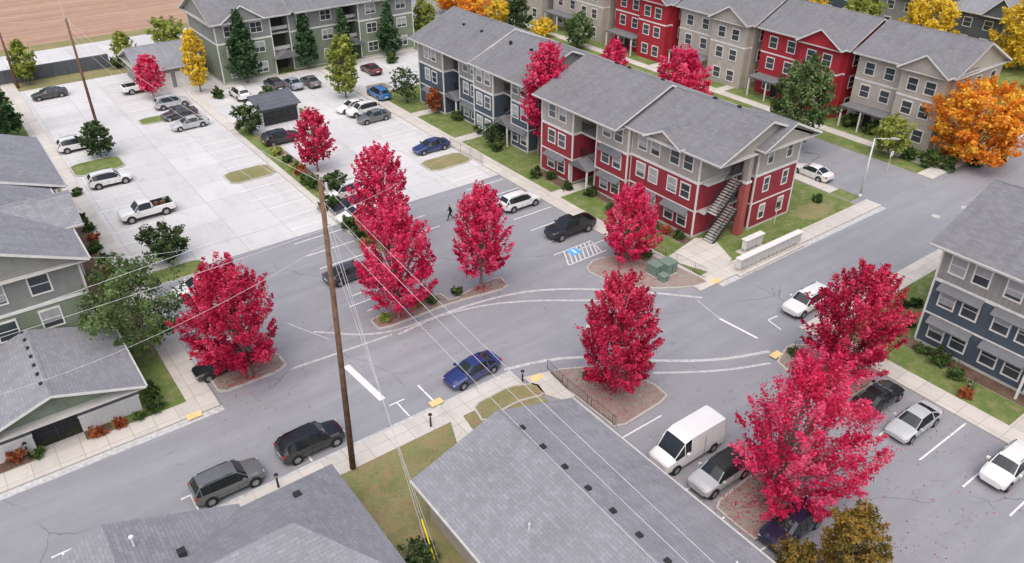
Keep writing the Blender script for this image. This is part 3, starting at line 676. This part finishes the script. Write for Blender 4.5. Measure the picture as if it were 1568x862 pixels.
def town(y0,y1,c,c2,x=92,name='townhouse'):
    P=parts('walls','trim','windows','roof','awnings'); xe=x+11
    P['walls'].box(x,xe,y0,y1,0,8.8,c); P['trim'].box(x-.04,x+.05,y0-.03,y1+.03,5.7,5.9,'trim')
    ym=(y0+y1)/2; w=(y1-y0)
    P['walls'].box(x-1.2,x-.01,y0+.3,ym-.3,0,8.8,c2); P['trim'].box(x-1.25,x+.04,y0+.25,ym-.25,5.7,5.9,'trim')
    for z in (.9,3.8,6.6):
        for u in (y0+w*.16,y0+w*.34): window(P,'W',x-1.2,u,z,1.15,1.4,False)
        for u in (ym+w*.14,ym+w*.36): window(P,'W',x,u,z,1.15,1.4,False)
        for u in (x+2,x+5.5,x+9): window(P,'S',y0,u,z,1.1,1.4,False)
    gable(P,'y',y0-.5,y1+.5,x-.8,xe+.8,9,12,'shd',c)
    gable(P,'x',x-1.9,x+5,y0-.1,ym+.1,9.05,11.1,'shd',c2,oh=.6)
    P['awnings'].box(x-2.4,x-.02,ym-.2,y1-.3,2.7,2.9,'shyd')
    for u in (ym,ym+w*.24,y1-.5): P['trim'].box(x-2.3,x-2.15,u-.08,u+.08,0,2.7,'trim')
    P['walls'].box(x-.03,x-.01,ym+w*.22,ym+w*.22+1,0,2.2,'dark')
    finish(name,P)
town(40.5,52.5,'tan','tan'); town(54,67,'red2','red2'); town(68.5,82,'tan','tan'); town(83.5,96,'red2','red2'); town(97.5,112,'tan','tan'); town(113.5,128,'greyg','tan')
def house(x,y,w,d,c,name='house'):
    P=parts('walls','trim','windows','roof'); P['walls'].box(x,x+w,y,y+d,0,5.8,c)
    for z in (.9,3.7):
        for u in (y+d*.2,y+d*.5,y+d*.8): window(P,'W',x,u,z,1.2,1.3,False)
        for u in (x+w*.25,x+w*.7): window(P,'S',y,u,z,1.2,1.3,False)
    gable(P,'y',y-.5,y+d+.5,x-.6,x+w+.6,6,9.6,'sh',c); gable(P,'x',x-1.2,x+w*.5,y+d*.1,y+d*.6,6.1,9,'sh',c,oh=.5); finish(name,P)
house(136,52,11,11,'dkgrey'); house(137,66,11,11,'greyg'); house(136,80,11,12,'blue'); house(137,96,11,12,'greyg'); house(136,112,11,12,'tan'); house(137,38,11,10,'greyg')
house(118,140,11,12,'tan'); house(98,145,12,12,'greyg')
P=parts('walls','roof'); 
x,y=31.2,95
P['walls'].box(x,x+5,y+3,y+3.2,0,1.9,'white_brick');P['walls'].box(x,x+.2,y,y+2.99,0,1.9,'white_brick');P['walls'].box(x+4.8,x+5,y,y+2.99,0,1.9,'white_brick')
for i in range(30): P['walls'].box(x+.25+i*.15,x+.25+i*.15+.11,y+.02,y+.07,.1,1.8,'dark')
P['roof'].mesh([(x-.3,y-.3,2.2),(x+5.3,y-.3,2.2),(x+5.3,y+3.5,3.0),(x-.3,y+3.5,3.0),(x-.3,y-.3,2.32),(x+5.3,y-.3,2.32),(x+5.3,y+3.5,3.12),(x-.3,y+3.5,3.12)],[(0,3,2,1),(4,5,6,7),(0,1,5,4),(1,2,6,5),(2,3,7,6),(3,0,4,7)],'dkgrey')
for a in (x+.1,x+4.9):
    P['walls'].box(a-.06,a+.06,y+.05,y+.17,1.9,2.2,'dark')
finish('trash_enclosure',P)
# ---------------- vehicles ----------------
ST={'sedan':(4.7,[(0,.66,.34,.56,.60,.5,'h'),(.02,.80,.26,.64,.70,.6,'h'),(.10,.88,.2,.72,.80,.66,'h'),(.27,.90,.2,.86,.95,.72,'w'),(.43,.90,.2,.92,1.36,.60,'s'),(.56,.90,.2,.93,1.42,.60,'s'),(.70,.90,.2,.95,1.36,.59,'r'),(.86,.89,.2,.98,1.06,.68,'d'),(.965,.86,.26,.94,1.02,.62,'d'),(1,.74,.36,.80,.86,.55,'e')],.33,(.17,.80)),
'suv':(4.65,[(0,.68,.4,.75,.79,.5,'h'),(.02,.84,.32,.84,.9,.62,'h'),(.1,.9,.26,.92,1.0,.7,'h'),(.25,.92,.26,1.0,1.08,.76,'w'),(.37,.92,.26,1.03,1.58,.66,'s'),(.55,.92,.26,1.05,1.67,.67,'s'),(.78,.92,.26,1.08,1.63,.65,'s'),(.90,.91,.26,1.1,1.56,.62,'r'),(.97,.88,.32,1.08,1.18,.70,'d'),(1,.82,.42,.9,.98,.6,'e')],.36,(.17,.80)),
'van':(5.7,[(0,.72,.42,.9,.95,.55,'h'),(.02,.9,.32,1.0,1.06,.7,'h'),(.14,.97,.28,1.18,1.28,.8,'w'),(.28,1.0,.28,1.3,2.2,.84,'s'),(.39,1.0,.28,1.36,2.38,.86,'p'),(.97,1.0,.32,1.4,2.4,.86,'p'),(1,.96,.4,1.35,2.3,.8,'e')],.35,(.16,.80)),
'pickup':(5.6,[(0,.8,.48,.95,1.0,.6,'h'),(.02,.92,.42,1.03,1.08,.7,'h'),(.1,.96,.36,1.1,1.16,.78,'h'),(.25,.97,.36,1.14,1.21,.8,'w'),(.35,.97,.36,1.18,1.76,.7,'s'),(.46,.97,.36,1.19,1.82,.7,'s'),(.57,.97,.36,1.2,1.77,.69,'r'),(.60,.97,.36,1.2,1.24,.86,'d'),(.61,.97,.36,1.2,1.24,.88,'B'),(.965,.97,.4,1.2,1.24,.88,'d'),(.97,.96,.4,1.2,1.24,.86,'d'),(1,.9,.46,1.15,1.2,.8,'e')],.40,(.165,.80))}
HD={'E':0,'N':math.pi/2,'W':math.pi,'S':-math.pi/2}
def car(kind,u,v,head,c,name=None,rot=0,L=None,cargo=False,top=None,zc=.7):
    x,y=G(u,v,zc); rot+=random.uniform(-.02,.02)
    L0,st,wr_,ax=ST[kind]; L=L or L0*random.uniform(.97,1.02); pm=paint(c); nm=name or {'sedan':'parked_car','suv':'parked_suv','van':'parked_van','pickup':'pickup_truck'}[kind]
    b=B(nm); b.smooth=True; rows=[]
    for (xf,w,zb,zl,zr,wr,z) in st:
        X=L/2-xf*L; bed=kind=='pickup' and .605<xf<.968
        r=[(0,zb),(w*.88,zb),(w*.985,zb+.14),(w,(zb+zl)*.56),(w*.965,zl),(wr,zr),(wr*.6,zr+.035),(0,zr+.045)]
        if bed: r[5]=(wr,zr);r[6]=(wr-.03,.75);r[7]=(0,.74)
        full=[(X,-a,q) for a,q in r]+[(X,a,q) for a,q in r[-2:0:-1]]
        rows.append(full)
    n=len(rows[0])
    for i in range(len(st)-1):
        z=st[i][6]
        for k in range(n):
            kk=(k+1)%n
            band=k if k<7 else 13-k
            gl=(band==4 and z in 'swr') or (band in(5,6) and z in 'wr')
            m='cglass' if gl else pm
            if band==0: m='plast'
            if band==1 and kind in('suv','pickup'): m='plast'
            if top and band in(5,6) and z=='s': m=top
            if z=='B' and band in (5,6): m='plast'
            b.face([rows[i][k],rows[i][kk],rows[i+1][kk],rows[i+1][k]],m)
    b.face(rows[0][::-1],pm); b.face(rows[-1],pm)
    b.smooth=False
    mm=lambda i,j:rows[i][j]
    ip=[i for i,s in enumerate(st) if s[6]=='w'][0]; ir=[i for i,s in enumerate(st) if s[6] in'r']
    for side in (5,9):
        b.tube(mm(ip,side),mm(ip+1,side),.035,.035,pm,5)
        if ir: b.tube(mm(ir[0],side),mm(ir[0]+1,side),.05,.05,pm,5)
        for i in range(ip+1,(ir[0]+1 if ir else ip+3)):
            lo=4 if side==5 else 10
            b.tube(mm(i,lo),mm(i,side),.03 if i not in (ir or [99]) else .05,.03,pm if i in (ir or []) or kind=='van' else 'plast',5)
    W=st[3][1]
    f=L/2
    for s in (-1,1):
        zf=st[1][3]; b.box(f-.22,f-.035,s*W*.62-.17,s*W*.62+.17,zf-.13,zf+.01,'lwh')
        zr_=st[-2][3]; b.box(-f+.02,-f+.2,s*W*.80-.12,s*W*.80+.12,zr_-.2,zr_-.02 if kind!='van' else zr_+.3,'lred')
        b.box(f-L*.29,f-L*.29-.2,s*(W+.01),s*(W+.2),st[4][3]+.0,st[4][3]+.14,pm)
        for xx in (ax[0],ax[1]):
            X=f-xx*L
            b.tube((X,s*(W-.25),wr_+.02),(X,s*(W+.006),wr_+.02),wr_+.075,wr_+.075,'plast',22)
            b.tube((X,s*(W-.22),wr_),(X,s*(W+.02),wr_),wr_,wr_,'tire',24)
            b.tube((X,s*(W-.2),wr_),(X,s*(W+.028),wr_),wr_*.66,wr_*.62,'rim',18)
            for q in range(5):
                t=q*2*math.pi/5+.6; 
                b.tube((X+math.cos(t)*wr_*.42,s*(W+.02),wr_+math.sin(t)*wr_*.42),(X+math.cos(t)*wr_*.42,s*(W+.032),wr_+math.sin(t)*wr_*.42),wr_*.13,wr_*.13,'dark',6)
        for xx in (.40,.56,.72):
            if kind in('sedan','suv'): X=f-xx*L; b.box(X-.008,X+.008,s*(W-.005),s*(W+.004),.35,.88,'plast')
        if kind in('sedan','suv'):
            for xx in (.53,.69): X=f-xx*L; b.box(X-.08,X+.08,s*(W-.02),s*(W+.02),.80,.83,pm)
    b.box(f-.1,f-.005,-.42,.42,.36,st[0][3]-.05,'plast'); b.box(-f-.01,-f+.06,-.26,.26,.62,.76,'lwh'); b.box(-f+.0,-f+.1,-.6,.6,.36,.46,'plast')
    if kind=='suv':
        for s in (-1,1): b.tube((f-L*.42,s*.6,1.70),(f-L*.85,s*.58,1.67),.022,.022,'plast',5)
    if kind=='van':
        for s in (-1,1):
            b.box(f-L*.62,f-L*.62-.02,s*(.985),s*(1.004),.4,2.0,'plast')
    if cargo:
        for i in range(9):
            X=-f+.5+random.random()*1.4; Y=random.uniform(-.6,.6); b.box(X-.2,X+.2,Y-.15,Y+.15,.8,1.05+random.random()*.35,random.choice(['L_shrub','wood','lred','tgreen']))
    o=b.obj(None,(x,y,.012),HD[head]+rot); o.scale=(.95,.96,.96)
    o.data.set_sharp_from_angle(angle=math.radians(38)); return o
WH=(.78,.78,.77);BK=(.012,.012,.014);SV=(.46,.48,.49);GR=(.13,.135,.14);NV=(.018,.035,.14);DG=(.05,.052,.055);RD=(.12,.012,.015);BL=(.03,.16,.42);BG=(.3,.34,.42)
CARS=[('sedan',75,142,'W',DG),('pickup',217,132,'E',WH),('suv',262,156,'E',SV),('sedan',274,172,'W',DG),('sedan',290,187,'W',SV),('suv',118,220,'E',WH),('suv',167,273,'E',WH),
('suv',367,142,'N',WH),('suv',420,129,'N',BK),('sedan',448,126,'N',BG),('sedan',475,123,'N',GR),('sedan',568,104,'N',RD),('suv',580,142,'N',BL),('sedan',540,161,'W',WH),('suv',556,167,'W',WH),('sedan',572,177,'W',GR),
('sedan',660,222,'W',NV),('suv',430,210,'E',BK),('suv',528,292,'W',WH),('sedan',540,312,'W',BK),('sedan',535,415,'E',DG),('sedan',305,435,'W',WH),('suv',795,307,'E',WH),
('sedan',1245,261,'N',WH),('sedan',343,553,'W',BK),('suv',475,674,'E',BK),('suv',348,735,'E',GR),
('sedan',1345,606,'E',BK),('sedan',1400,643,'W',SV),('suv',1545,712,'W',WH),('sedan',1213,800,'W',(.012,.018,.05)),('sedan',548,325,'W',WH)]
for k,u,v,h,c in CARS: car(k,u,v,h,c)
car('sedan',723,564,'W',(.02,.035,.15),'driving_car',rot=math.radians(5))
car('pickup',225,321,'W',WH,cargo=True); car('pickup',873,347,'W',BK); car('van',1052,676,'W',WH,zc=1.1); car('suv',1103,722,'W',SV,top='plast'); car('suv',1236,460,'W',WH,L=5.0)
# ---------------- street furniture ----------------
px_,py_=13.4,35.1
tx,ty=G(490,275,20.1)
def upole(x,y,tx,ty,h,r,name):
    b=B(name); P0=Vector((x,y,0));P1=Vector((tx,ty,h)); b.smooth=True
    b.tube(P0,P1,r,r*.62,'wood',14); b.smooth=False
    b.tube(P1-Vector((0,0,.9))+Vector((.28,0,0)),P1-Vector((0,0,.25))+Vector((.28,0,0)),.07,.07,'steel',8)
    b.tube(P1,P1+Vector((0,0,.35)),.04,.03,'trimg',8)
    for dz in (1.2,2.6): b.tube(P1-Vector((0,0,dz))-Vector((.25,0,0)),P1-Vector((0,0,dz))+Vector((.25,0,0)),.03,.03,'trimg',6)
    return b.obj(),P1
_,T1=upole(px_,py_,tx,ty,20.1,.2,'utility_pole')
x2,y2=G(150,196); h2=zat(x2,y2,28); _,T2=upole(x2,y2,x2,y2,h2,.19,'utility_pole')
x3,y3=G(28,135); _,T3=upole(x3,y3,x3,y3,zat(x3,y3,30),.2,'utility_pole')
b=B('power_lines')
def wire(p,q,sag,r=.012,n=16):
    p=Vector(p);q=Vector(q);pr=None
    for i in range(n+1):
        t=i/n; c=p.lerp(q,t)-Vector((0,0,sag*4*t*(1-t)))
        if pr is not None: b.tube(pr,c,r,r,'wire',4,False)
        pr=c
for dz in (0.1,1.2,2.6): wire(T1-Vector((0,0,dz)),T2-Vector((0,0,dz*.8)),1.2,.013)
wire(T2,T3,.5,.016); wire(T2,T3-Vector((0,0,1)),.5,.016); wire(T2-Vector((0,0,.5)),Vector((30,240,11)),1,.016)
for dz,q in ((1.2,(-40,44,13)),(1.5,(4,57,8.6)),(2.8,(-40,52,9)),(3.6,(-5,50,4.5)),(2.2,(51,66,8.4))): wire(T1-Vector((0,0,dz)),q,1.0,.010)
# spans continuing along the line to the next pole to the south
for dz,ex in ((.1,0),(1.2,.25),(2.6,.5)): wire(T1-Vector((0,0,dz)),Vector((12.6+ex,-25,19.5-dz)),1.4,.010)
for k,dz in enumerate((1.0,2.4,4.0)):
    gx,gy=G(662+k*6,866); b.tube(T1-Vector((0,0,dz)),(gx,gy,.1),.011,.011,'wire',4,False)
b.obj()
b=B('guy_wire_guard'); gx,gy=G(668,866); d=(T1-Vector((0,0,2.4))-Vector((gx,gy,0))).normalized(); b.tube((gx,gy,.1),Vector((gx,gy,.1))+d*2.8,.045,.045,'ygd',8); b.obj()
def lamp(u,v,vt,du):
    x,y=G(u,v); h=zat(x,y,vt); b=B('street_lamp'); b.smooth=True
    b.tube((x,y,0),(x,y,.5),.16,.14,'steel',12); b.tube((x,y,.5),(x,y,h),.12,.07,'steel',12); b.tube((x,y,h),(x+.5,y-1.6,h+.35),.05,.04,'steel',8)
    b.smooth=False; b.mesh([(x+.35,y-1.4,h+.3),(x+.7,y-1.5,h+.3),(x+.75,y-2.2,h+.42),(x+.5,y-2.2,h+.42),(x+.35,y-1.4,h+.45),(x+.7,y-1.5,h+.45),(x+.75,y-2.2,h+.52),(x+.5,y-2.2,h+.52)],[(3,2,1,0),(4,5,6,7),(0,1,5,4),(1,2,6,5),(2,3,7,6),(3,0,4,7)],'trimg'); b.obj()
lamp(1316,303,212,0)
def bollard(u,v):
    x,y=G(u,v); b=B('bollard_light'); b.tube((x,y,.1),(x,y,1.0),.07,.06,'dark',10); b.tube((x,y,1.0),(x,y,1.18),.05,.05,'lwh',10); b.tube((x,y,1.18),(x,y,1.28),.15,.08,'dark',12); b.obj()
for p in ((660,655),(800,588),(427,748),(46,700),(1478,605),(976,590)): bollard(*p)
def railing(name,pts,h=1.0,z0=.13):
    b=B(name)
    for p,q in zip(pts,pts[1:]):
        p=Vector(p);q=Vector(q); L=(q-p).length; n=max(2,int(L/.2))
        for z in (z0+.1,z0+h): b.tube((p.x,p.y,z),(q.x,q.y,z),.015,.015,'dark',5)
        for i in range(n+1):
            c=p.lerp(q,i/n); r=.025 if i%10==0 else .007; b.tube((c.x,c.y,z0),(c.x,c.y,z0+h),r,r,'dark',4)
    b.obj()
railing('metal_railing',PX((838,566),(868,596),(905,625),(944,655)),.8); railing('metal_railing',PX((990,385),(1035,405),(1080,428)))
railing('metal_railing',PX((1215,540),(1260,548),(1335,578))); railing('metal_railing',PX((690,225),(740,252)))
railing('boundary_fence',[(-40,132.5),(8,132.5),(22,132)],1.9); railing('metal_railing',PX((1440,545),(1490,600)),1.0,.1)
bf=B('hedge_fence'); bf.box(-60,22,133,133.3,0,2.0,'dkgrey'); bf.obj()
for (u,v,s) in ((1003,420,1.1),(1021,418,1.2),(1015,432,.7)):
    x,y=G(u,v); b=B('utility_transformer'); b.box(x-s/2,x+s/2,y-s/2,y+s/2,.13,.13+s*.85,'tgreen'); b.box(x-s/2-.04,x+s/2+.04,y-s/2-.04,y+s/2+.04,.13+s*.85,.13+s*.95,'tgreen'); b.box(x-.02,x+.02,y-s/2-.02,y-s/2,.2,.13+s*.8,'dark'); b.box(x-s*.6,x+s*.6,y-s*.6,y+s*.6,.12,.18,'kerb'); b.obj()
for (u,v,n) in ((1176,396,14),(1150,383,4)):
    x,y=G(u,v); b=B('mailbox_cluster'); w=n*.62
    for i in range(n):
        a=x-w/2+i*.62; b.box(a+.02,a+.6,y-.22,y+.22,.55,1.45,'trim')
        b.box(a+.26,a+.34,y-.05,y+.05,.1,.55,'steel')
        for j in range(4): b.box(a+.06,a+.56,y-.235,y-.22,.6+j*.21,.78+j*.21,'trimg')
    b.box(x-w/2-.1,x+w/2+.1,y-.32,y+.32,1.45,1.52,'trim'); b.box(x-w/2-.3,x+w/2+.3,y-.6,y+.6,.08,.14,'sidewalk'); b.obj()
def sign(u,v,h,c='trim',name='traffic_sign'):
    x,y=G(u,v); b=B(name); b.tube((x,y,0),(x,y,h),.03,.03,'steel',6); b.box(x-.3,x+.3,y-.05,y-.035,h-.6,h,c); b.obj()
sign(1358,262,2.4); sign(1185,345,2.6,'dark','sign_post'); sign(1536,240,2.2); sign(1178,700,1.6)
# ---------------- pedestrian ----------------
def person(u,v):
    x,y=G(u,v); 
    J={'pel':(0,0,.95),'chest':(0.02,0,1.3),'neck':(.03,0,1.48),'head':(.05,0,1.58),'top':(.05,0,1.72),
    'lh':(0.02,.1,.9),'lk':(.22,.1,.52),'la':(.3,.1,.1),'lt':(.45,.1,.05),'rh':(-.02,-.1,.9),'rk':(-.05,-.1,.5),'ra':(-.35,-.1,.16),'rt':(-.24,-.1,.04),
    'ls':(.02,.19,1.4),'le':(-.12,.24,1.14),'lw':(-.05,.25,.88),'rs':(.02,-.19,1.4),'re':(.06,-.25,1.13),'rw':(.25,-.24,.95)}
    E=[('pel','chest'),('chest','neck'),('neck','head'),('head','top'),('pel','lh'),('lh','lk'),('lk','la'),('la','lt'),('pel','rh'),('rh','rk'),('rk','ra'),('ra','rt'),('neck','ls'),('ls','le'),('le','lw'),('neck','rs'),('rs','re'),('re','rw')]
    Rd={'pel':.15,'chest':.16,'neck':.06,'head':.1,'top':.08,'lh':.1,'rh':.1,'lk':.07,'rk':.07,'la':.045,'ra':.045,'lt':.04,'rt':.04,'ls':.07,'rs':.07,'le':.05,'re':.05,'lw':.035,'rw':.035}
    ks=list(J); me=bpy.data.meshes.new('body'); me.from_pydata([J[k] for k in ks],[(ks.index(a),ks.index(b_)) for a,b_ in E],[])
    o=bpy.data.objects.new('body',me); COL.objects.link(o); md=o.modifiers.new('skin','SKIN')
    for i,k in enumerate(ks): me.skin_vertices[0].data[i].radius=(Rd[k],Rd[k]*.95); me.skin_vertices[0].data[i].use_root=(k=='pel')
    sb=o.modifiers.new('s','SUBSURF'); sb.levels=2; sb.render_levels=2
    q=NT('pedestrian_clothes',.8); s=q.n('ShaderNodeSeparateXYZ'); q.l(q.co(),s.inputs[0]); d=q.n('ShaderNodeMath',operation='DIVIDE'); d.inputs[1].default_value=2; q.l(s.outputs[2],d.inputs[0])
    me.materials.append(q.out(q.ramp(d.outputs[0],((0,(.02,.02,.02)),(.05,(.015,.017,.025)),(.48,(.02,.02,.022)),(.755,(.45,.26,.19)),(.83,(.03,.02,.015))),'CONSTANT')))
    e=empty('pedestrian'); o.parent=e; e.location=(x,y,.01); e.rotation_euler.z=math.pi*.9
try:
    person(690,337)
except Exception as ex: print('person',ex)
# ---------------- light & camera ----------------
w=bpy.data.worlds.new("World"); sc.world=w; w.use_nodes=True; nt=w.node_tree; bg=nt.nodes['Background']
sky=nt.nodes.new('ShaderNodeTexSky'); sky.sky_type='NISHITA'; sky.sun_disc=False
EL,AZS=math.radians(63),math.radians(222)
sky.sun_elevation=EL; sky.sun_rotation=AZS; sky.air_density=1.0; sky.dust_density=5; sky.ozone_density=1.0
nt.links.new(sky.outputs[0],bg.inputs[0]); bg.inputs[1].default_value=.15
sl=bpy.data.lights.new('sun','SUN'); sl.energy=2.2; sl.angle=math.radians(100); sl.color=(1,.965,.94); so=bpy.data.objects.new('sun',sl); COL.objects.link(so)
dirv=Vector((math.sin(AZS)*math.cos(EL),math.cos(AZS)*math.cos(EL),math.sin(EL))); so.rotation_euler=dirv.to_track_quat('Z','Y').to_euler()
cam=bpy.data.cameras.new('camera'); co=bpy.data.objects.new('camera',cam); COL.objects.link(co)
cam.sensor_width=36; cam.lens=36*F/1568; cam.clip_end=3000; cam.clip_start=.5
co.location=(0,0,H); co.rotation_euler=(math.pi/2-TH,0,-AZ); sc.camera=co
